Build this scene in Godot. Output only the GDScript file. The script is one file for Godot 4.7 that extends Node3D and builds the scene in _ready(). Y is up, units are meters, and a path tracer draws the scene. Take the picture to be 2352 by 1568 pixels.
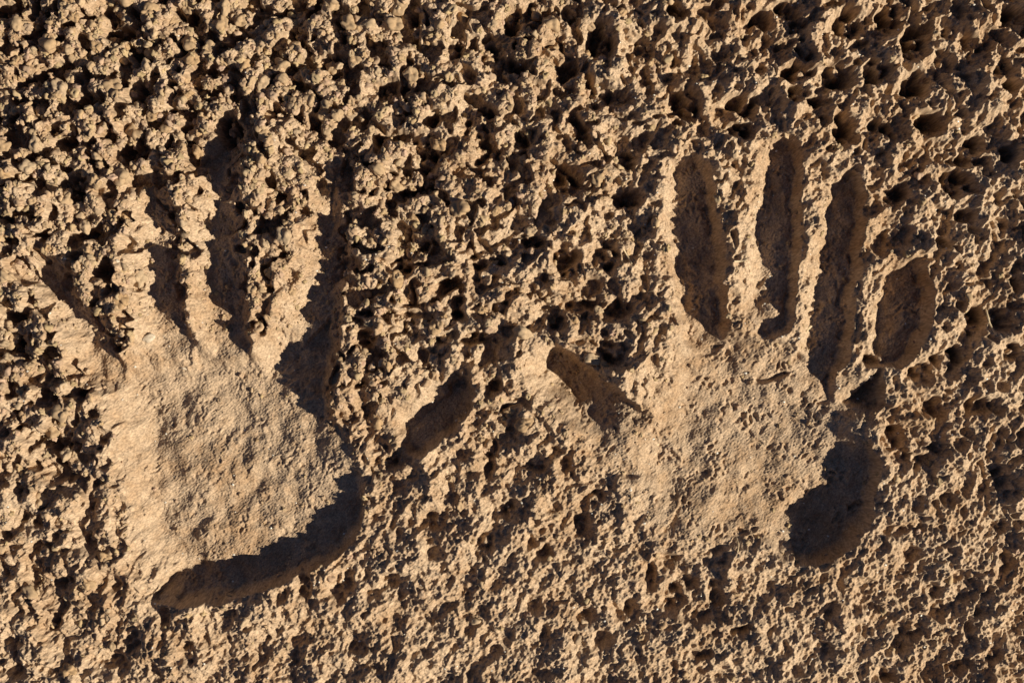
extends Node3D
# Two handprints pressed into rain-pitted, crusted sand, seen from straight above in low sun.
# Plan units: "px" = 0.17 mm on the ground (the picture is 2352 x 1568 of them); u to the right (+x), v downwards (+z).
const S := 0.00017
const CU := 1176.0
const CV := 784.0
const STEP := 2.0
const U0 := -48.0                    # the finely built patch
const U1 := 2400.0
const V0 := -48.0
const V1 := 1616.0
const RINGS := 40                    # growing cells beyond, out to the horizon
const GROW := 1.25
const LC := 4.0                      # cell of the coarse control maps, px
const LU0 := -100.0
const LV0 := -100.0
const LW := 640
const LH := 444

var rng := RandomNumberGenerator.new()
var names := {}

# ---------- helpers ----------
func numbered(called: String) -> String:
	if not names.has(called):
		names[called] = 0
		return called
	names[called] += 1
	return "%s_%03d" % [called, names[called]]

func tag(o: Node, label: String, category: String, group := "", kind := "") -> void:
	if label != "": o.set_meta("label", label)
	if category != "": o.set_meta("category", category)
	if group != "": o.set_meta("group", group)
	if kind != "": o.set_meta("kind", kind)

func noise(type: int, wavelength: float, sd: int, octaves := 1) -> FastNoiseLite:
	var n := FastNoiseLite.new()
	n.noise_type = type
	n.seed = sd
	n.frequency = 1.0 / wavelength
	if octaves > 1:
		n.fractal_type = FastNoiseLite.FRACTAL_FBM
		n.fractal_octaves = octaves
	else:
		n.fractal_type = FastNoiseLite.FRACTAL_NONE
	return n

func cells(wavelength: float, sd: int, ret := FastNoiseLite.RETURN_DISTANCE) -> FastNoiseLite:
	var n := noise(FastNoiseLite.TYPE_CELLULAR, wavelength, sd)
	n.cellular_distance_function = FastNoiseLite.DISTANCE_EUCLIDEAN
	n.cellular_return_type = ret
	n.cellular_jitter = 1.0
	return n

func control(rows: Array, w: int, h: int) -> Image:
	# a small table over the picture, spread smoothly over the coarse map
	var im := Image.create(LW, LH, false, Image.FORMAT_RF)
	for j in LH:
		var fv := clampf((LV0 + j * LC) / 1568.0, 0.0, 1.0) * (h - 1)
		var j0 := mini(int(fv), h - 2)
		var tv := smoothstep(0.0, 1.0, fv - j0)
		for i in LW:
			var fu := clampf((LU0 + i * LC) / 2352.0, 0.0, 1.0) * (w - 1)
			var i0 := mini(int(fu), w - 2)
			var tu := smoothstep(0.0, 1.0, fu - i0)
			var a: float = lerpf(rows[j0][i0], rows[j0][i0 + 1], tu)
			var b: float = lerpf(rows[j0 + 1][i0], rows[j0 + 1][i0 + 1], tu)
			im.set_pixel(i, j, Color(lerpf(a, b, tv), 0, 0))
	return im

# ---------- the hands, as outlines on the ground ----------
# capsule chains: [name, depth, wide wall, steep wall, [u, v, r, u, v, r ...]]; palms are polygons: [name, depth, wide, steep, [u, v ...], "poly"]
func hand_parts() -> Array:
	return [
		[ # left print
			["palm", 50.0, 110.0, 26.0, [130, 800, 260, 800, 300, 770, 440, 760, 560, 765, 620, 720, 765, 715, 770, 800, 752, 880, 765, 960, 800, 1000, 835, 1075, 838, 1150, 822, 1225, 770, 1290, 690, 1325, 600, 1362, 500, 1388, 400, 1400, 335, 1385, 300, 1320, 262, 1240, 245, 1130, 238, 1010, 205, 900], "poly"],
			["finger", 31.0, 56.0, 16.0, [100, 625, 46, 165, 730, 48, 225, 850, 60]],
			["finger", 28.0, 60.0, 18.0, [342, 430, 50, 350, 600, 62, 372, 790, 74]],
			["finger", 31.0, 64.0, 18.0, [500, 345, 58, 492, 520, 68, 500, 780, 76]],
			["finger", 30.0, 76.0, 18.0, [762, 405, 56, 738, 540, 66, 700, 780, 80]],
			["thumb", 50.0, 80.0, 18.0, [1030, 908, 60, 945, 982, 70]],
		],
		[ # right print
			["palm", 42.0, 110.0, 22.0, [1545, 740, 1660, 740, 1760, 770, 1850, 800, 1930, 850, 2030, 850, 2040, 930, 2000, 1005, 2030, 1080, 2010, 1180, 1965, 1255, 1905, 1295, 1830, 1303, 1740, 1275, 1640, 1262, 1520, 1235, 1450, 1150, 1410, 1060, 1395, 990, 1470, 930, 1530, 850], "poly"],
			["finger", 45.0, 36.0, 16.0, [1580, 405, 58, 1592, 540, 68, 1618, 770, 62]],
			["finger", 38.0, 50.0, 16.0, [1792, 358, 56, 1780, 520, 66, 1765, 720, 62]],
			["finger", 42.0, 46.0, 16.0, [1942, 435, 52, 1922, 600, 60, 1890, 810, 64]],
			["finger", 46.0, 32.0, 20.0, [2088, 650, 60, 2080, 720, 66, 2062, 785, 60]],
			["thumb", 66.0, 86.0, 14.0, [1258, 850, 66, 1330, 915, 74, 1450, 1020, 84], [1465, 1035, 120, 1.0]],
		],
	]

func sd_capsules(p: Vector2, c: Array) -> float:
	var best := -1e9
	var k := 0
	while k + 5 < c.size():
		var a := Vector2(c[k], c[k + 1])
		var b := Vector2(c[k + 3], c[k + 4])
		var t := clampf((p - a).dot(b - a) / (b - a).length_squared(), 0.0, 1.0)
		best = maxf(best, lerpf(c[k + 2], c[k + 5], t) - p.distance_to(a.lerp(b, t)))
		k += 3
	return best

func sd_poly(p: Vector2, c: Array) -> float:
	var n := c.size() / 2
	var d := 1e9
	var inside := false
	for k in n:
		var a := Vector2(c[2 * k], c[2 * k + 1])
		var m := (k + 1) % n
		var b := Vector2(c[2 * m], c[2 * m + 1])
		var t := clampf((p - a).dot(b - a) / (b - a).length_squared(), 0.0, 1.0)
		d = minf(d, p.distance_squared_to(a.lerp(b, t)))
		if (a.y > p.y) != (b.y > p.y) and p.x < (b.x - a.x) * (p.y - a.y) / (b.y - a.y) + a.x:
			inside = not inside
	return sqrt(d) if inside else -sqrt(d)

# larger hollows seen between the prints, five numbers each: u, v, half length, half width, turn in degrees
func hollows() -> Array:
	return [30, 18, 42, 18, 0, 90, 40, 17, 38, 0, 268, 68, 28, 33, 0, 438, 38, 28, 26, 0, 466, 84, 20, 24, 0, 537, 82, 27, 27, 0, 683, 88, 25, 23, 0, 330, 130, 27, 26, 0,
		325, 215, 28, 32, 0, 400, 232, 36, 16, -40, 490, 217, 32, 16, -40, 493, 168, 42, 14, -15, 205, 235, 33, 20, 0, 90, 183, 38, 14, 0, 125, 285, 25, 27, 0, 290, 285, 19, 21, 0,
		130, 340, 54, 16, -22, 305, 350, 40, 27, 0, 525, 295, 27, 42, 0, 45, 410, 38, 16, -35, 180, 425, 27, 29, 0, 770, 150, 24, 31, 0, 786, 68, 19, 29, 0, 640, 262, 30, 13, 20,
		960, 37, 20, 20, 0, 1045, 112, 27, 24, 0, 1180, 44, 21, 29, 0, 1225, 44, 23, 25, 0, 1133, 119, 23, 20, 0, 1310, 30, 24, 22, 0, 1385, 92, 34, 50, 0, 1480, 102, 23, 23, 0,
		1555, 27, 19, 25, 0, 1184, 150, 29, 16, 0, 1306, 160, 25, 23, 0, 922, 204, 48, 16, 15, 994, 272, 25, 25, 0, 1120, 252, 25, 19, 0, 1354, 194, 15, 23, 0, 1422, 221, 33, 16, 0,
		939, 316, 58, 17, 0, 878, 326, 20, 19, 0, 1113, 326, 21, 42, 0, 1201, 320, 23, 23, 0, 1334, 300, 48, 22, 62, 987, 367, 23, 33, 0, 956, 439, 48, 16, -15, 1306, 408, 33, 36, 0,
		1449, 452, 33, 27, 0, 1449, 367, 21, 21, 0, 1551, 238, 17, 29, 0, 1756, 41, 23, 25, 0, 1817, 20, 29, 21, 0, 1957, 51, 35, 34, 0, 2060, 40, 36, 44, 0, 2110, 92, 38, 44, 0,
		1841, 58, 23, 21, 0, 1579, 238, 38, 33, 0, 1715, 235, 38, 25, 0, 1838, 163, 40, 23, 0, 1841, 214, 27, 19, 0, 1930, 170, 35, 34, 0, 2018, 163, 31, 27, 0, 2113, 190, 31, 36, 0,
		1946, 299, 29, 43, 0, 1892, 231, 38, 12, 0, 1858, 119, 25, 16, 0, 2144, 279, 38, 27, 0, 2035, 289, 29, 14, 0, 2252, 326, 19, 27, 0, 2232, 367, 48, 14, 0, 2208, 418, 42, 31, 0,
		2337, 34, 29, 23, 0, 2310, 153, 21, 21, 0, 2330, 197, 25, 17, 0, 2069, 445, 33, 19, 0, 2225, 493, 21, 17, 0, 2330, 340, 23, 27, 0, 1708, 299, 35, 19, 0, 1668, 371, 17, 17, 0,
		99, 551, 15, 25, 0, 200, 538, 33, 16, 0, 20, 575, 20, 16, 0, 248, 626, 29, 25, 0, 238, 670, 21, 21, 0, 262, 776, 28, 26, 0, 592, 749, 27, 23, 0, 34, 728, 29, 16, 0,
		44, 790, 25, 34, 0, 122, 813, 17, 16, 0, 126, 868, 23, 19, 0, 105, 912, 23, 29, 0, 173, 922, 23, 27, 0, 20, 973, 23, 31, 0, 129, 1007, 56, 29, 0, 796, 609, 56, 14, -15,
		994, 565, 29, 16, 0, 929, 609, 23, 29, 0, 943, 680, 19, 25, 0, 1109, 595, 25, 25, 0, 1028, 653, 40, 17, -25, 1303, 595, 36, 38, 0, 1228, 558, 29, 17, 0, 1395, 592, 33, 34, 0,
		895, 721, 75, 14, 0, 841, 775, 29, 25, 0, 1340, 700, 52, 17, 0, 1429, 707, 29, 23, 0, 1055, 707, 19, 29, 0, 1082, 775, 75, 15, 0, 1286, 738, 23, 19, 0,
		1415, 816, 33, 36, 0, 1133, 888, 21, 23, 0, 1170, 939, 15, 10, 0, 1184, 983, 23, 16, 0, 1272, 1037, 23, 17, 0, 1126, 1050, 22, 52, 0,
		796, 993, 14, 19, 0, 2174, 558, 23, 14, 0, 2249, 735, 27, 36, 0, 2310, 735, 25, 25, 0, 2191, 823, 33, 31, 0, 2127, 860, 27, 29, 0, 2161, 938, 29, 36, 0,
		2025, 823, 36, 21, 0, 2259, 932, 29, 23, 0, 2303, 932, 17, 19, 0, 2062, 1010, 29, 34, 0, 2215, 1020, 21, 17, 0, 2174, 1034, 29, 16, 0, 2344, 653, 16, 19, 0, 2317, 1010, 23, 23, 0,
		2334, 806, 23, 21, 0, 133, 1086, 46, 27, 0, 54, 1130, 14, 25, 0, 211, 1178, 23, 19, 0, 20, 1225, 29, 14, -25, 133, 1229, 19, 21, 0, 41, 1259, 25, 16, 0, 204, 1249, 14, 25, 0,
		75, 1334, 25, 21, 0, 150, 1338, 14, 21, 0, 245, 1341, 27, 27, 0, 54, 1399, 25, 23, 0, 112, 1433, 33, 19, -40, 17, 1491, 21, 29, 0, 374, 1419, 15, 30, 0, 299, 1480, 17, 27, 0,
		432, 1501, 19, 29, 0, 258, 1528, 34, 16, 0, 700, 1348, 21, 31, 0, 775, 1358, 21, 36, 0, 34, 1548, 38, 16, 0, 646, 1372, 15, 19, 0, 919, 1059, 36, 19, 0, 861, 1076, 14, 22, 0,
		1238, 1069, 21, 17, 0, 1300, 1072, 23, 25, 0, 858, 1147, 23, 16, 0, 990, 1198, 33, 25, 0, 1184, 1171, 36, 27, 0, 1136, 1185, 16, 16, 0, 1374, 1147, 23, 18, 0, 1344, 1212, 19, 33, 0,
		1113, 1256, 23, 36, 0, 1242, 1266, 29, 33, 0, 997, 1263, 19, 21, 0, 1017, 1304, 14, 16, 0, 796, 1341, 25, 29, 0, 902, 1338, 23, 16, 0, 854, 1365, 17, 15, 0, 1133, 1348, 19, 17, 0,
		1079, 1443, 15, 19, 0, 1347, 1419, 33, 25, 0, 1446, 1409, 38, 33, 0, 1551, 1378, 27, 38, 0, 1232, 1392, 23, 23, 0, 1255, 1470, 14, 40, 0, 1500, 1327, 15, 33, 0, 820, 1494, 29, 15, 0,
		1140, 1504, 15, 19, 0, 1391, 1474, 21, 19, 0, 1544, 1293, 34, 19, 0, 1655, 1282, 29, 25, 0, 1657, 1365, 25, 43, 0, 1583, 1341, 33, 18, 0, 1715, 1327, 19, 14, 0, 1620, 1416, 22, 20, 0,
		1719, 1457, 36, 19, 0, 1912, 1402, 23, 19, 0, 2137, 1069, 34, 29, 0, 2072, 1048, 29, 19, 0, 2290, 1076, 29, 27, 0, 2327, 1120, 29, 27, 0, 2188, 1151, 15, 21, 0, 2055, 1222, 27, 14, 0,
		2096, 1273, 23, 25, 0, 2157, 1361, 17, 19, 0, 2164, 1409, 27, 25, 0, 2324, 1293, 23, 23, 0, 2266, 1406, 23, 19, 0, 2100, 1450, 34, 27, 0, 2076, 1487, 25, 27, 0, 1984, 1453, 23, 21, 0,
		1970, 1402, 14, 14, 0, 2042, 1555, 29, 19, 0, 1899, 1494, 25, 21, 0, 1620, 1504, 25, 14, 0, 2290, 1500, 22, 26, 0, 2200, 1540, 24, 18, 0, 2310, 1210, 20, 18, 0]

# cracks in the crust: polylines
func cracks() -> Array:
	return [[1753, 872, 1785, 868, 1816, 856], [1972, 1176, 1995, 1166, 2020, 1149], [1318, 779, 1358, 786, 1390, 812, 1424, 845], [1484, 742, 1496, 728, 1520, 726, 1550, 740],
		[338, 334, 390, 338, 452, 336], [772, 838, 752, 872, 746, 905], [800, 880, 770, 892, 752, 915], [2016, 1100, 2014, 1130, 2024, 1160]]

# ground pressed or washed low beside the prints: u, v, reach, depth
func sunk() -> Array:
	return [[850, 1045, 58, 30], [2060, 985, 40, 10], [1470, 1300, 70, 10], [1620, 1330, 90, 12], [1415, 862, 62, -24], [2070, 1180, 60, -14], [1190, 800, 40, -8]]

# places where a print's rim is worn low: u, v, reach, share of the depth lost
func worn() -> Array:
	return [[800, 1025, 95, 0.6], [1985, 985, 52, 0.85], [1310, 870, 60, -0.3], [1990, 900, 45, -0.8], [1910, 1190, 95, -0.6], [1600, 1265, 110, 0.7], [1500, 1010, 70, 0.2], [1560, 1190, 80, 0.2], [1740, 790, 70, 0.35], [250, 900, 60, 0.25], [850, 1060, 34, 0.5],
		[690, 330, 60, 0.2], [1780, 720, 36, 0.3], [660, 520, 40, 0.2], [1720, 1290, 60, 0.6], [500, 1080, 130, 0.16], [640, 1130, 70, -0.1], [430, 1350, 75, -0.45], [1640, 690, 60, 0.25], [690, 850, 75, -0.25]]

var depM := PackedFloat32Array()     # depth of the prints
var sdM := PackedFloat32Array()      # distance inside the outlines
var idM := PackedInt32Array()        # which part
var pitM := PackedFloat32Array()
var crackM := PackedFloat32Array()
var sunkM := PackedFloat32Array()
var clodM := PackedFloat32Array()
var ampM := PackedFloat32Array()

func coarse_maps() -> void:
	var n := LW * LH
	depM.resize(n); sdM.resize(n); idM.resize(n); pitM.resize(n)
	sdM.fill(-200.0)
	idM.fill(-1)
	var hands := hand_parts()
	for h in 2:
		for q in hands[h].size():
			var part: Array = hands[h][q]
			var c: Array = part[4]
			var poly: bool = part.size() > 5 and part[5] is String
			var lo := Vector2(1e9, 1e9)
			var hi := -lo
			var st := 2 if poly else 3
			for k in range(0, c.size(), st):
				var r: float = 0.0 if poly else float(c[k + 2])
				lo = lo.min(Vector2(c[k] - r, c[k + 1] - r))
				hi = hi.max(Vector2(c[k] + r, c[k + 1] + r))
			var i0 := maxi(1, int((lo.x - 64 - LU0) / LC))
			var i1 := mini(LW - 2, int((hi.x + 64 - LU0) / LC))
			var j0 := maxi(1, int((lo.y - 64 - LV0) / LC))
			var j1 := mini(LH - 2, int((hi.y + 64 - LV0) / LC))
			var w := i1 - i0 + 1
			var f := PackedFloat32Array()
			f.resize(w * (j1 - j0 + 1))
			for j in range(j0, j1 + 1):
				for i in range(i0, i1 + 1):
					var p := Vector2(LU0 + i * LC, LV0 + j * LC)
					f[(j - j0) * w + i - i0] = sd_poly(p, c) if poly else sd_capsules(p, c)
			var deep: float = part[1]
			var wide: float = part[2]
			var steep: float = part[3]
			for j in range(j0 + 1, j1):
				for i in range(i0 + 1, i1):
					var k := (j - j0) * w + i - i0
					var d := f[k]
					var g := Vector2(f[k - 1] - f[k + 1], f[k - w] - f[k + w]).normalized()   # outwards
					var s := smoothstep(-0.5, 0.35, g.x * 0.95 + g.y * 0.3)
					var ww := lerpf(wide, steep, s)
					var x := clampf(d / ww, 0.0, 1.0)
					var prof := x * x * (3.0 - 2.0 * x) * (1.0 - s) + (1.0 - (1.0 - x) * (1.0 - x)) * s
					var at := j * LW + i
					var dep := deep * prof
					if part.size() > 5 and not poly:      # runs out into the palm
						var fade: Array = part[5]
						var away := Vector2(LU0 + i * LC - fade[0], LV0 + j * LC - fade[1]).length() / fade[2] as float
						dep *= 1.0 - fade[3] * exp(-away * away)
					if d > sdM[at]:
						if idM[at] < 0 or d > sdM[at]: idM[at] = h * 6 + q
						sdM[at] = d
					# soft maximum, so that fingers run into the palm
					var a := depM[at]
					var hh := maxf(0.0, 14.0 - absf(a - dep)) / 14.0 if minf(a, dep) > 0.0 else 0.0
					depM[at] = maxf(a, dep) + hh * hh * 3.5
	sunkM.resize(n)
	for p in sunk():
		for j in range(maxi(0, int((p[1] - 2.4 * p[2] - LV0) / LC)), mini(LH, int((p[1] + 2.4 * p[2] - LV0) / LC))):
			for i in range(maxi(0, int((p[0] - 2.4 * p[2] - LU0) / LC)), mini(LW, int((p[0] + 2.4 * p[2] - LU0) / LC))):
				var d := Vector2(LU0 + i * LC - p[0], LV0 + j * LC - p[1]).length() / p[2] as float
				sunkM[j * LW + i] += p[3] * exp(-d * d)
	for p in worn():
		for j in range(int((p[1] - 2.2 * p[2] - LV0) / LC), int((p[1] + 2.2 * p[2] - LV0) / LC)):
			for i in range(int((p[0] - 2.2 * p[2] - LU0) / LC), int((p[0] + 2.2 * p[2] - LU0) / LC)):
				var d := Vector2(LU0 + i * LC - p[0], LV0 + j * LC - p[1]).length() / p[2] as float
				depM[j * LW + i] *= 1.0 - p[3] * exp(-d * d)
	var hs := hollows()
	for q in range(0, hs.size(), 5):
		var a: float = hs[q + 2] * 1.1
		var b: float = hs[q + 3] * 1.1
		var ca := cos(deg_to_rad(hs[q + 4]))
		var sa := sin(deg_to_rad(hs[q + 4]))
		var across := absf(a * ca) + absf(b * sa) if absf(a * ca) > b else b
		var deep := minf(0.9 * minf(across, 1.6 * minf(a, b)), 40.0) * lerpf(1.2, 0.55, smoothstep(600.0, 1200.0, hs[q + 1]))
		var u: float = hs[q] - 3.0
		var v: float = hs[q + 1]
		var R := maxf(a, b) * 1.2
		for j in range(maxi(0, int((v - R - LV0) / LC)), mini(LH - 1, int((v + R - LV0) / LC) + 1) + 1):
			for i in range(maxi(0, int((u - R - LU0) / LC)), mini(LW - 1, int((u + R - LU0) / LC) + 1) + 1):
				var du := LU0 + i * LC - u
				var dv := LV0 + j * LC - v
				var r := Vector2((du * ca + dv * sa) / a, (dv * ca - du * sa) / b).length()
				if r < 1.2:
					pitM[j * LW + i] = maxf(pitM[j * LW + i], deep * (1.0 - smoothstep(0.5, 1.12, r)))
	crackM.resize(n)
	for c in cracks():
		var pts: Array = c
		for j in range(int((c[1] - 110 - LV0) / LC), int((c[1] + 110 - LV0) / LC)):
			for i in range(int((c[0] - 150 - LU0) / LC), int((c[0] + 150 - LU0) / LC)):
				if i < 0 or j < 0 or i >= LW or j >= LH: continue
				var p := Vector2(LU0 + i * LC, LV0 + j * LC)
				var d := 1e9
				for k in range(0, pts.size() - 2, 2):
					d = minf(d, Geometry2D.get_closest_point_to_segment(p, Vector2(pts[k], pts[k + 1]), Vector2(pts[k + 2], pts[k + 3])).distance_to(p))
				if d < 8.0: crackM[j * LW + i] = maxf(crackM[j * LW + i], 13.0 * (1.0 - d / 8.0))
	var clod := control([
		[1.0, 1.0, 0.9, 0.65, 0.35, 0.1, 0.0],
		[1.0, 1.0, 0.9, 0.6, 0.3, 0.0, 0.0],
		[0.9, 0.9, 0.7, 0.45, 0.3, 0.0, 0.0],
		[0.45, 0.35, 0.15, 0.1, 0.05, 0.0, 0.0],
		[0.2, 0.12, 0.05, 0.0, 0.0, 0.0, 0.0]], 7, 5)
	var amp := control([
		[1.25, 1.25, 1.3, 1.3, 1.4, 1.5, 1.45],
		[1.2, 1.2, 1.25, 1.25, 1.25, 1.2, 1.25],
		[1.1, 1.1, 1.15, 1.15, 1.05, 1.0, 1.05],
		[1.2, 1.05, 0.95, 0.9, 0.85, 0.9, 1.1],
		[1.15, 1.0, 0.9, 0.85, 0.85, 0.9, 1.15]], 7, 5)
	clodM = clod.get_data().to_float32_array()
	ampM = amp.get_data().to_float32_array()

var xs := PackedFloat32Array()
var zs := PackedFloat32Array()
var H := PackedFloat32Array()        # height, px
var PART := PackedInt32Array()

func axis(lo: float, hi: float, step: float, rings: int) -> PackedFloat32Array:
	var a := PackedFloat32Array()
	var left: Array = []
	var x := lo
	var s := step
	for k in rings:
		s *= GROW
		x -= s
		left.append(x)
	left.reverse()
	for q in left: a.append(q)
	x = lo
	while x < hi + 0.01:
		a.append(x)
		x += step
	x = hi
	s = step
	for k in rings:
		s *= GROW
		x += s
		a.append(x)
	return a

func fill_heights() -> void:
	var nx := xs.size()
	var nz := zs.size()
	H.resize(nx * nz)
	PART.resize(nx * nz)
	PART.fill(-1)
	var sx := FastNoiseLite.TYPE_SIMPLEX_SMOOTH
	var wa := noise(sx, 70.0, 11, 2)
	var wb := noise(sx, 70.0, 12, 2)
	var wc := noise(sx, 16.0, 13)
	var wd := noise(sx, 16.0, 14)
	var broad := noise(sx, 170.0, 15, 3)
	var holes := noise(sx, 60.0, 16, 2)
	var c1 := cells(58.0, 21)
	var c2 := cells(23.0, 22)
	var c3 := cells(11.0, 23)
	var p1 := cells(44.0, 31)
	var p2 := cells(21.0, 32)
	var p3 := cells(10.0, 33)
	var fine := noise(sx, 7.0, 41, 2)
	var med := noise(sx, 90.0, 42, 3)
	var fl := cells(20.0, 43)
	var grain := cells(5.2, 44)
	for j in nz:
		var v := zs[j]
		for i in nx:
			var u := xs[i]
			var far := maxf(maxf(U0 - u, u - U1), maxf(V0 - v, v - V1))
			var keep := 1.0 if far < 600.0 else 1.0 / (1.0 + (far - 600.0) / 900.0)
			var ju := wc.get_noise_2d(u, v)
			var jv := wd.get_noise_2d(u, v)
			var bu := wa.get_noise_2d(u, v)
			var bv := wb.get_noise_2d(u, v)
			var qu := u + 16.0 * bu + 4.0 * ju
			var qv := v + 16.0 * bv + 4.0 * jv
			# coarse maps, looked up with a little jitter so that rims are ragged
			var fu := clampf((u + 1.5 * ju + 8.0 * bu - LU0) / LC, 0.0, LW - 1.01)
			var fv := clampf((v + 1.5 * jv + 8.0 * bv - LV0) / LC, 0.0, LH - 1.01)
			var i0 := int(fu)
			var j0 := int(fv)
			var tu := fu - i0
			var tv := fv - j0
			var k := j0 * LW + i0
			var w00 := (1.0 - tu) * (1.0 - tv)
			var w10 := tu * (1.0 - tv)
			var w01 := (1.0 - tu) * tv
			var w11 := tu * tv
			var dep := depM[k] * w00 + depM[k + 1] * w10 + depM[k + LW] * w01 + depM[k + LW + 1] * w11
			var sd := sdM[k] * w00 + sdM[k + 1] * w10 + sdM[k + LW] * w01 + sdM[k + LW + 1] * w11
			var pit := pitM[k] * w00 + pitM[k + 1] * w10 + pitM[k + LW] * w01 + pitM[k + LW + 1] * w11
			var crk := crackM[k] * w00 + crackM[k + 1] * w10 + crackM[k + LW] * w01 + crackM[k + LW + 1] * w11
			var cl := clodM[k]
			var am := ampM[k]
			var rough := 1.0 - smoothstep(-4.0, (lerpf(75.0, 26.0, smoothstep(420.0, 820.0, v)) + 34.0 * smoothstep(800.0, 880.0, v) * (1.0 - smoothstep(300.0, 420.0, u))) if u < 1000.0 else 34.0, sd)
			var h := 0.0
			var b := broad.get_noise_2d(u, v)
			if rough > 0.01:
				var lump := 0.0
				var pits := 0.0
				if cl > 0.01:
					# round granules, heaped in clods with deep gaps between
					var ku := u + 8.0 * bu + 1.2 * ju
					var kv := v + 8.0 * bv + 1.2 * jv
					var d1 := c1.get_noise_2d(ku, kv) + 1.0
					var d2 := c2.get_noise_2d(ku, kv) + 1.0
					var d3 := c3.get_noise_2d(u, v) + 1.0
					var hol := holes.get_noise_2d(ku, kv)
					lump = 15.0 * (1.0 - d1 * d1 * 1.3) + 11.0 * sqrt(maxf(0.0, 1.0 - d2 * d2 * 1.5)) + 5.0 * sqrt(maxf(0.0, 1.0 - d3 * d3 * 1.5)) - 28.0 * smoothstep(0.04, 0.3, hol) - 10.0
				if cl < 0.99:
					# pits lie in rows that run up to the right; they are finer towards the lower edge
					var f := smoothstep(650.0, 1250.0, v)
					var ru := qu * 0.80 - qv * 0.60
					var rv := qu * 0.60 + qv * 0.80
					var e1 := p1.get_noise_2d(ru * 0.8, rv) + 1.0
					var e2 := p2.get_noise_2d(ru * 0.8, rv) + 1.0
					var e3 := p3.get_noise_2d(u, v) + 1.0
					var hol := holes.get_noise_2d(u + 4000.0, v)
					pits = (17.0 - 12.0 * f) * minf(e1 * e1, 0.65) + (13.0 - 3.0 * f) * minf(e2 * e2, 0.7) + (5.0 + 2.0 * f) * minf(e3 * e3, 0.9) - (13.0 - 5.0 * f) * smoothstep(0.0, 0.45, hol) - 9.0
				h = (lump * cl + pits * (1.0 - cl) + 25.0 * b) * am * (1.0 - (0.15 if u < 1130.0 else 0.35) * exp(-absf(sd) / 16.0)) - pit * (0.45 + 1.1 * clampf(0.5 + holes.get_noise_2d(u * 1.3 + 900.0, v * 1.3), 0.0, 1.0)) - sunkM[k]
				h += 6.0 * exp(-absf(sd + 18.0) / 14.0)
			var floor_h := 0.0
			if rough < 0.99:
				var e := fl.get_noise_2d(qu, qv) + 1.0
				var m := med.get_noise_2d(u, v)
				floor_h = 4.6 * m - (5.0 if u < 1130.0 else 9.0) * maxf(0.0, 0.5 - e) * maxf(0.0, 0.6 + 3.0 * m) + 13.0 * b
			h = h * rough + floor_h * (1.0 - rough) - dep - crk
			var gr := grain.get_noise_2d(u, v) + 1.0
			var soft := 0.7 + 0.3 * rough
			h += soft * (0.8 * fine.get_noise_2d(u, v) + 1.6 * (0.4 - gr * gr)) + rng.randf_range(-0.75, 0.75)
			H[j * nx + i] = h * keep * 1.5
			if sd > 2.0:
				PART[j * nx + i] = idM[k if tu < 0.5 else k + 1]

func _ready() -> void:
	var t0 := Time.get_ticks_msec()
	rng.seed = 20240
	# ---------- camera ----------
	var cam := Camera3D.new()
	cam.name = "camera"
	add_child(cam)
	var high := 0.62
	cam.position = Vector3(0, high, 0)
	cam.rotation_degrees = Vector3(-90, 0, 0)
	cam.fov = rad_to_deg(2.0 * atan(784.0 * S / (high - 0.002)))
	cam.near = 0.02
	cam.far = 200.0
	cam.current = true
	# ---------- sky, sun, exposure ----------
	var we := WorldEnvironment.new()
	we.name = "world_environment"
	var env := Environment.new()
	env.background_mode = Environment.BG_SKY
	var sm := ProceduralSkyMaterial.new()
	sm.sky_top_color = Color(0.42, 0.51, 0.72)
	sm.sky_horizon_color = Color(0.70, 0.72, 0.74)
	sm.sky_curve = 0.15
	sm.ground_bottom_color = Color(0.25, 0.2, 0.15)
	sm.ground_horizon_color = Color(0.5, 0.45, 0.4)
	var sky := Sky.new()
	sky.sky_material = sm
	env.sky = sky
	env.background_energy_multiplier = 0.19
	env.tonemap_mode = Environment.TONE_MAPPER_LINEAR
	env.tonemap_exposure = 1.42
	env.sdfgi_enabled = true
	env.ssao_enabled = true
	env.ssil_enabled = true
	we.environment = env
	add_child(we)
	var sun := DirectionalLight3D.new()
	sun.name = "sun"
	sun.light_color = Color(1.0, 0.955, 0.88)
	sun.light_energy = 1.6
	sun.light_angular_distance = 0.5
	sun.shadow_enabled = true
	add_child(sun)
	var el := deg_to_rad(31.0)
	var az := deg_to_rad(20.0)
	sun.look_at_from_position(Vector3(cos(az) * cos(el), sin(el), sin(az) * cos(el)) * 5.0, Vector3.ZERO, Vector3.UP)

	# ---------- the ground with its prints ----------
	coarse_maps()
	print("coarse ", Time.get_ticks_msec() - t0)
	build_ground()
	print("ground ", Time.get_ticks_msec() - t0)
	scatter_clods()
	small_things()
	print("details ", Time.get_ticks_msec() - t0)

var sand: StandardMaterial3D
var ground: MeshInstance3D
var taken: Array = []

func grid_at(u: float, v: float) -> Vector2i:
	return Vector2i(clampi(int(round((u - U0) / STEP)), 0, xs.size() - 1), clampi(int(round((v - V0) / STEP)), 0, zs.size() - 1))

func height_at(u: float, v: float) -> float:
	var g := grid_at(u, v)
	return H[g.y * xs.size() + g.x]

func map_at(m: PackedFloat32Array, u: float, v: float) -> float:
	return m[clampi(int((v - LV0) / LC), 0, LH - 1) * LW + clampi(int((u - LU0) / LC), 0, LW - 1)]

func spot(u: float, v: float, up: float) -> Vector3:
	return Vector3((u - CU) * S, (height_at(u, v) + up) * S, (v - CV) * S)

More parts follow.
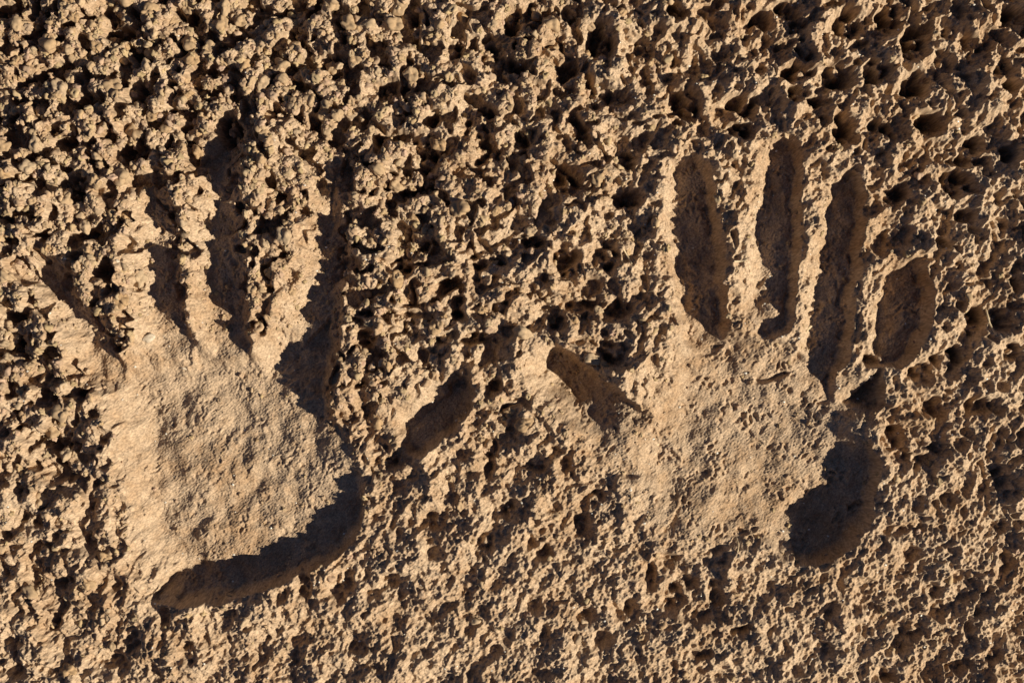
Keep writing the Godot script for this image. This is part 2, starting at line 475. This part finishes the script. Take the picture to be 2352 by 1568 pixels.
# a knobbly lump of radius 1 made of a subdivided icosahedron
func lump_mesh(sd: int, subdiv: int, rough: float, tint: Color, m: Material) -> ArrayMesh:
	var r := RandomNumberGenerator.new()
	r.seed = sd
	var t := (1.0 + sqrt(5.0)) / 2.0
	var v: Array = [Vector3(-1, t, 0), Vector3(1, t, 0), Vector3(-1, -t, 0), Vector3(1, -t, 0), Vector3(0, -1, t), Vector3(0, 1, t), Vector3(0, -1, -t), Vector3(0, 1, -t), Vector3(t, 0, -1), Vector3(t, 0, 1), Vector3(-t, 0, -1), Vector3(-t, 0, 1)]
	for k in v.size(): v[k] = v[k].normalized()
	var f: Array = [[0, 11, 5], [0, 5, 1], [0, 1, 7], [0, 7, 10], [0, 10, 11], [1, 5, 9], [5, 11, 4], [11, 10, 2], [10, 7, 6], [7, 1, 8], [3, 9, 4], [3, 4, 2], [3, 2, 6], [3, 6, 8], [3, 8, 9], [4, 9, 5], [2, 4, 11], [6, 2, 10], [8, 6, 7], [9, 8, 1]]
	for s in subdiv:
		var mid := {}
		var g: Array = []
		for q in f:
			var e := []
			for k in 3:
				var a: int = q[k]
				var b: int = q[(k + 1) % 3]
				var key := Vector2i(mini(a, b), maxi(a, b))
				if not mid.has(key):
					mid[key] = v.size()
					v.append(((v[a] + v[b]) * 0.5).normalized())
				e.append(mid[key])
			g.append([q[0], e[0], e[2]]); g.append([q[1], e[1], e[0]]); g.append([q[2], e[2], e[1]]); g.append([e[0], e[1], e[2]])
		f = g
	var big := cells(1.15, sd)
	var small := cells(0.5, sd + 1)
	var sh := noise(FastNoiseLite.TYPE_SIMPLEX_SMOOTH, 1.6, sd + 2)
	var st := SurfaceTool.new()
	st.begin(Mesh.PRIMITIVE_TRIANGLES)
	st.set_smooth_group(0)
	for k in v.size():
		var p: Vector3 = v[k]
		var d := big.get_noise_3d(p.x, p.y, p.z) + 1.0
		var e := small.get_noise_3d(p.x, p.y, p.z) + 1.0
		var rad := 0.85 + rough * (0.42 * (0.6 - d * d) + 0.26 * (0.5 - e * e) + 0.5 * sh.get_noise_3d(p.x, p.y, p.z))
		st.set_color(tint * (1.0 + r.randf_range(-0.14, 0.14)))
		st.add_vertex(p * rad * Vector3(1.1, 0.85, 0.95))
	for q in f:
		for k in [0, 2, 1]: st.add_index(q[k])
	st.generate_normals()
	st.set_material(m)
	return st.commit()

func scatter_clods() -> void:
	var r := RandomNumberGenerator.new()
	r.seed = 77
	var kinds: Array = []
	for k in 14:
		kinds.append(lump_mesh(500 + 7 * k, 3, 1.25, Color(0.40, 0.298, 0.19).lerp(Color(0.36, 0.24, 0.13), r.randf()), sand))
	# clods one can pick out: parts of the ground
	var made := 0
	var tries := 0
	while made < 290 and tries < 20000:
		tries += 1
		var u := r.randf_range(-10.0, 2360.0)
		var v := r.randf_range(-10.0, 1570.0)
		var cl := map_at(clodM, u, v)
		if r.randf() > cl * cl * cl: continue
		var si := map_at(sdM, u, v)
		if si > -14.0 and (u > 1000.0 or v > 720.0 or si > 22.0 or r.randf() > 0.6): continue
		var rad := lerpf(7.0, 17.0, pow(r.randf(), 2.0))
		var near := false
		for q in taken:
			if Vector2(q.x - u, q.y - v).length() < (q.z + rad) * 0.8:
				near = true
				break
		if near: continue
		taken.append(Vector3(u, v, rad))
		var o := MeshInstance3D.new()
		o.name = numbered("sand_clod")
		o.mesh = kinds[r.randi() % kinds.size()]
		ground.add_child(o, true)
		o.basis = Basis.from_euler(Vector3(r.randf_range(-0.5, 0.5), r.randf() * TAU, r.randf_range(-0.5, 0.5))).scaled(Vector3.ONE * rad * S)
		o.position = spot(u, v, rad * 0.15)
		made += 1
	# crumbs past counting
	var crumb_kinds: Array = []
	for k in 4: crumb_kinds.append(lump_mesh(900 + 3 * k, 2, 1.7, Color(0.40, 0.29, 0.182), sand))
	var put: Array = []
	tries = 0
	while put.size() < 7000 and tries < 400000:
		tries += 1
		var u := r.randf_range(-40.0, 2392.0)
		var v := r.randf_range(-40.0, 1608.0)
		var cl := map_at(clodM, u, v)
		var si := map_at(sdM, u, v)
		var inside := si > 6.0
		if r.randf() > ((0.45 if u < 1000.0 and v < 760.0 else (0.3 if si < 26.0 else 0.03)) if inside else 0.03 + 0.97 * cl * cl): continue
		if not inside:
			var round_about := 0.25 * (height_at(u - 16, v) + height_at(u + 16, v) + height_at(u, v - 16) + height_at(u, v + 16))
			if height_at(u, v) < round_about - 2.0 and r.randf() < 0.85: continue
		var rad := lerpf(1.8, 8.0, pow(r.randf(), 2.2)) if not inside else lerpf(1.5, 4.6, pow(r.randf(), 2.5))
		put.append(Transform3D(Basis.from_euler(Vector3(r.randf() * TAU, r.randf() * TAU, 0)).scaled(Vector3.ONE * rad * S), spot(u, v, rad * r.randf_range(-0.35, 0.4))))
	for q in 4:
		var mm := MultiMesh.new()
		mm.transform_format = MultiMesh.TRANSFORM_3D
		mm.use_colors = true
		mm.mesh = crumb_kinds[q]
		var mine: Array = []
		for k in range(q, put.size(), 4): mine.append(put[k])
		mm.instance_count = mine.size()
		for k in mine.size():
			mm.set_instance_transform(k, mine[k])
			var g := r.randf_range(0.78, 1.12)
			mm.set_instance_color(k, Color(g, g * r.randf_range(0.94, 1.03), g * r.randf_range(0.86, 1.06)))
		var mi := MultiMeshInstance3D.new()
		mi.name = "sand_crumbs"
		mi.multimesh = mm
		mi.set_meta("kind", "stuff")
		ground.add_child(mi, true)
	# flakes of mica and clear quartz that glint
	var gm := StandardMaterial3D.new()
	gm.resource_name = "mica"
	gm.albedo_color = Color(0.88, 0.86, 0.80)
	gm.roughness = 0.18
	gm.metallic_specular = 0.9
	var flake := lump_mesh(950, 0, 0.3, Color.WHITE, gm)
	var mk := MultiMesh.new()
	mk.transform_format = MultiMesh.TRANSFORM_3D
	mk.mesh = flake
	mk.instance_count = 900
	for k in 900:
		var u := r.randf_range(-40.0, 2392.0)
		var v := r.randf_range(-40.0, 1608.0)
		var rad := lerpf(1.0, 3.2, pow(r.randf(), 3.0))
		mk.set_instance_transform(k, Transform3D(Basis.from_euler(Vector3(r.randf() * TAU, r.randf() * TAU, r.randf() * TAU)).scaled(Vector3(1.3, 0.5, 1.0) * rad * S), spot(u, v, rad * 0.5)))
	var mf := MultiMeshInstance3D.new()
	mf.name = "mica_flakes"
	mf.multimesh = mk
	mf.set_meta("kind", "stuff")
	ground.add_child(mf)

# a thin stalk through points [u, v, height above the sand]
func stalk(called: String, label: String, category: String, pts: Array, rad: float, m: Material, group := "") -> void:
	var st := SurfaceTool.new()
	st.begin(Mesh.PRIMITIVE_TRIANGLES)
	st.set_smooth_group(0)
	var c := Curve3D.new()
	for p in pts: c.add_point(spot(p[0], p[1], p[2]))
	for k in range(1, pts.size() - 1):
		var t := (c.get_point_position(k + 1) - c.get_point_position(k - 1)) * 0.2
		c.set_point_in(k, -t)
		c.set_point_out(k, t)
	c.bake_interval = 3.0 * S
	var base := c.get_point_position(0)
	var n := 10
	var total := c.get_baked_length()
	for a in n + 1:
		var p := c.sample_baked(total * a / n, true)
		var d := (c.sample_baked(minf(total, total * (a + 0.5) / n)) - c.sample_baked(maxf(0.0, total * (a - 0.5) / n))).normalized()
		var x := d.cross(Vector3.UP).normalized()
		var y := x.cross(d)
		var w := rad * S * (0.55 if a == 0 or a == n else 1.0 + 0.15 * sin(a * 2.3))
		for q in 7:
			st.add_vertex(p - base + (x * cos(TAU * q / 7) * 1.25 + y * sin(TAU * q / 7) * 0.7) * w)
	for a in n:
		for q in 7:
			var i := a * 7 + q
			var j := a * 7 + (q + 1) % 7
			for k in [i, j, i + 7, j, j + 7, i + 7]: st.add_index(k)
	for q in range(1, 6):
		for k in [0, q + 1, q]: st.add_index(k)
		for k in [n * 7, n * 7 + q, n * 7 + q + 1]: st.add_index(k)
	st.generate_normals()
	st.set_material(m)
	var o := MeshInstance3D.new()
	o.name = numbered(called)
	o.mesh = st.commit()
	tag(o, label, category, group)
	add_child(o)
	o.position = base

func chip(called: String, label: String, category: String, u: float, v: float, size: Vector3, turn: float, m: Material, sd: int) -> void:
	var o := MeshInstance3D.new()
	o.name = numbered(called)
	o.mesh = lump_mesh(sd, 2, 0.55, Color.WHITE, m)
	tag(o, label, category)
	add_child(o)
	o.basis = Basis.from_euler(Vector3(0.15, turn, -0.2)) * Basis.from_scale(size * S)
	o.position = spot(u, v, size.y * 0.45)

func plain(called: String, c: Color, rough: float) -> StandardMaterial3D:
	var m := StandardMaterial3D.new()
	m.resource_name = called
	m.albedo_color = c
	m.roughness = rough
	var n := NoiseTexture2D.new()
	n.width = 128
	n.height = 128
	n.noise = noise(FastNoiseLite.TYPE_SIMPLEX_SMOOTH, 20.0, 5, 3)
	var g := Gradient.new()
	g.set_color(0, Color(0.72, 0.7, 0.66))
	g.set_color(1, Color(1, 1, 1))
	n.color_ramp = g
	m.albedo_texture = n
	m.uv1_triplanar = true
	m.uv1_world_triplanar = true
	m.uv1_scale = Vector3.ONE * 250.0
	return m

func small_things() -> void:
	var white := plain("pale_stone", Color(0.86, 0.80, 0.71), 0.6)
	var grey := plain("grey_stone", Color(0.42, 0.42, 0.43), 0.35)
	var straw := plain("straw", Color(0.86, 0.78, 0.64), 0.7)
	chip("pebble", "largest off-white pebble, lodged in the clods between two finger bases", "pebble", 333, 776, Vector3(13, 9, 10), 0.4, white, 61)
	chip("pebble", "tiny oblong white pebble on the smooth palm, just below the fingers", "pebble", 406, 847, Vector3(7, 4, 4), -0.3, white, 62)
	chip("pebble", "tiny round white pebble beside the smallest finger of the clod-ringed handprint", "pebble", 275, 601, Vector3(5.5, 5, 5), 0.0, white, 63)
	chip("pebble", "tiny white pebble above the short thumb print beside a crusty edge", "pebble", 878, 838, Vector3(6, 5, 5), 0.2, white, 64)
	chip("pebble", "small white pebble at the lower end of the shaded thumb print", "pebble", 1047, 969, Vector3(4.5, 4, 4), 0.2, white, 65)
	chip("stone_chip", "dark grey glassy stone chip standing in the pitted crust between the prints", "stone chip", 1176, 461, Vector3(6, 5, 12), 0.2, grey, 66)
	stalk("straw_piece", "pale dry straw splinter lying across the ridge between two finger channels", "straw", [[1684, 601, 4], [1698, 600, 5], [1714, 597, 4]], 2.0, straw)
	stalk("straw_piece", "short pale straw lying on the shaded floor below the third finger channel", "straw", [[1864, 761, 1.5], [1871, 753, 2], [1880, 746, 1.5]], 2.6, straw)
	stalk("straw_piece", "tiny pale straw crumb on the dark floor of the third finger channel", "straw", [[1896, 650, 1.2], [1900, 651, 1.4], [1905, 653, 1.2]], 1.3, straw)
	stalk("grass_blade", "curved pale dry grass blade standing over a pit beyond the little finger", "grass blade", [[2276, 706, 6], [2278, 728, 13], [2284, 750, 11], [2291, 769, 3]], 2.0, straw)
	stalk("grass_blade", "long thin dry grass fibre slanting across a hollow left of the channels", "grass blade", [[1428, 566, 5], [1440, 582, 9], [1452, 606, 4]], 1.5, straw)
	stalk("straw_piece", "thin upright straw stub at the lower edge of the pitted palm", "straw", [[1698, 1238, 3], [1700, 1256, 6], [1696, 1270, 2]], 1.5, straw)

func build_ground() -> void:
	sand = StandardMaterial3D.new()
	sand.resource_name = "sand"
	sand.vertex_color_use_as_albedo = true
	sand.roughness = 0.95
	sand.metallic_specular = 0.25
	var V := PackedVector3Array()
	var N := PackedVector3Array()
	var C := PackedColorArray()
	var idx: Array = []
	for q in 13: idx.append(PackedInt32Array())
	# first the wide, coarser sheet with a hole in it, then the fine patch, whose edge dips under the sheet's level
	for pass_no in 2:
		var wide := pass_no == 0
		if wide:
			xs = axis(U0 - 960.0, U1 + 960.0, 8.0, RINGS)
			zs = axis(V0 - 960.0, V1 + 960.0, 8.0, RINGS)
		else:
			xs = axis(U0, U1, STEP, 0)
			zs = axis(V0, V1, STEP, 0)
		fill_heights()
		var nx := xs.size()
		var nz := zs.size()
		var at := V.size()
		if wide:
			for j in nz:
				for i in nx:
					if xs[i] > U0 + 1.0 and xs[i] < U1 - 1.0 and zs[j] > V0 + 1.0 and zs[j] < V1 - 1.0: H[j * nx + i] -= 60.0
		surface(V, N, C, not wide)
		for j in nz - 1:
			var row := PackedInt32Array()
			row.resize((nx - 1) * 6)
			var m := 0
			for i in nx - 1:
				var k := j * nx + i
				var p := -1 if wide else PART[k]
				if wide and xs[i] > U0 + 9.0 and xs[i + 1] < U1 - 9.0 and zs[j] > V0 + 9.0 and zs[j + 1] < V1 - 9.0: continue
				k += at
				if p < 0:
					row[m] = k; row[m + 1] = k + 1; row[m + 2] = k + nx
					row[m + 3] = k + 1; row[m + 4] = k + nx + 1; row[m + 5] = k + nx
					m += 6
				else:
					idx[p + 1].append_array(PackedInt32Array([k, k + 1, k + nx, k + 1, k + nx + 1, k + nx]))
			row.resize(m)
			idx[0].append_array(row)
	var g := MeshInstance3D.new()
	ground = g
	g.name = numbered("ground")
	g.mesh = sub_mesh(V, N, C, idx[0], Vector3.ZERO)
	tag(g, "pitted and crusted tan sand all around the two handprints", "ground", "", "structure")
	add_child(g)
	var labels := ["smooth handprint pressed among coarse sand clods, thumb pointing up to the right", "handprint in finely pitted sand, four deep shaded fingers, thumb pointing up to the left"]
	var hands := hand_parts()
	for h in 2:
		var o := Node3D.new()
		o.name = numbered("handprint")
		tag(o, labels[h], "handprint")
		var base := Vector3(([520.0, 1740.0][h] - CU) * S, 0.0, ([1050.0, 1020.0][h] - CV) * S)
		add_child(o)
		o.position = base
		for q in 6:
			var mi := MeshInstance3D.new()
			mi.name = hands[h][q][0]
			mi.mesh = sub_mesh(V, N, C, idx[h * 6 + q + 1], base)
			o.add_child(mi, true)

func surface(V: PackedVector3Array, N: PackedVector3Array, C: PackedColorArray, skirt: bool) -> void:
	var nx := xs.size()
	var nz := zs.size()
	var at := V.size()
	V.resize(at + nx * nz)
	N.resize(at + nx * nz)
	C.resize(at + nx * nz)
	var tone := noise(FastNoiseLite.TYPE_SIMPLEX_SMOOTH, 260.0, 71, 3)
	var patch := noise(FastNoiseLite.TYPE_SIMPLEX_SMOOTH, 38.0, 73, 3)
	var speck := noise(FastNoiseLite.TYPE_SIMPLEX_SMOOTH, 9.0, 72, 2)
	var a := Color(0.408, 0.300, 0.198)
	var b := Color(0.32, 0.212, 0.124)
	for j in nz:
		var v := zs[j]
		var jm := maxi(j - 1, 0)
		var jp := mini(j + 1, nz - 1)
		var idz := 1.0 / (zs[jp] - zs[jm])
		for i in nx:
			var im := maxi(i - 1, 0)
			var ip := mini(i + 1, nx - 1)
			var k := j * nx + i
			var gx := (H[j * nx + ip] - H[j * nx + im]) / (xs[ip] - xs[im])
			var gz := (H[jp * nx + i] - H[jm * nx + i]) * idz
			N[at + k] = Vector3(-gx, 1.0, -gz).normalized()
			var dip := 60.0 if skirt and (i == 0 or j == 0 or i == nx - 1 or j == nz - 1) else 0.0
			V[at + k] = Vector3((xs[i] - CU) * S, (H[k] - dip) * S, (v - CV) * S)
			var t := clampf(0.3 + 0.8 * tone.get_noise_2d(xs[i], v) + 0.7 * patch.get_noise_2d(xs[i], v), 0.0, 1.0)
			var s := 1.0 + 0.16 * speck.get_noise_2d(xs[i], v) + rng.randf_range(-0.36, 0.36)
			C[at + k] = a.lerp(b, t) * s

func sub_mesh(V: PackedVector3Array, N: PackedVector3Array, C: PackedColorArray, ind: PackedInt32Array, base: Vector3) -> ArrayMesh:
	var arr := []
	arr.resize(Mesh.ARRAY_MAX)
	var map := PackedInt32Array()
	map.resize(V.size())
	map.fill(-1)
	var v := PackedVector3Array()
	var n := PackedVector3Array()
	var c := PackedColorArray()
	var out := PackedInt32Array()
	out.resize(ind.size())
	for q in ind.size():
		var k := ind[q]
		if map[k] < 0:
			map[k] = v.size()
			v.append(V[k] - base)
			n.append(N[k])
			c.append(C[k])
		out[q] = map[k]
	arr[Mesh.ARRAY_VERTEX] = v
	arr[Mesh.ARRAY_NORMAL] = n
	arr[Mesh.ARRAY_COLOR] = c
	arr[Mesh.ARRAY_INDEX] = out
	var m := ArrayMesh.new()
	m.add_surface_from_arrays(Mesh.PRIMITIVE_TRIANGLES, arr)
	m.surface_set_material(0, sand)
	return m
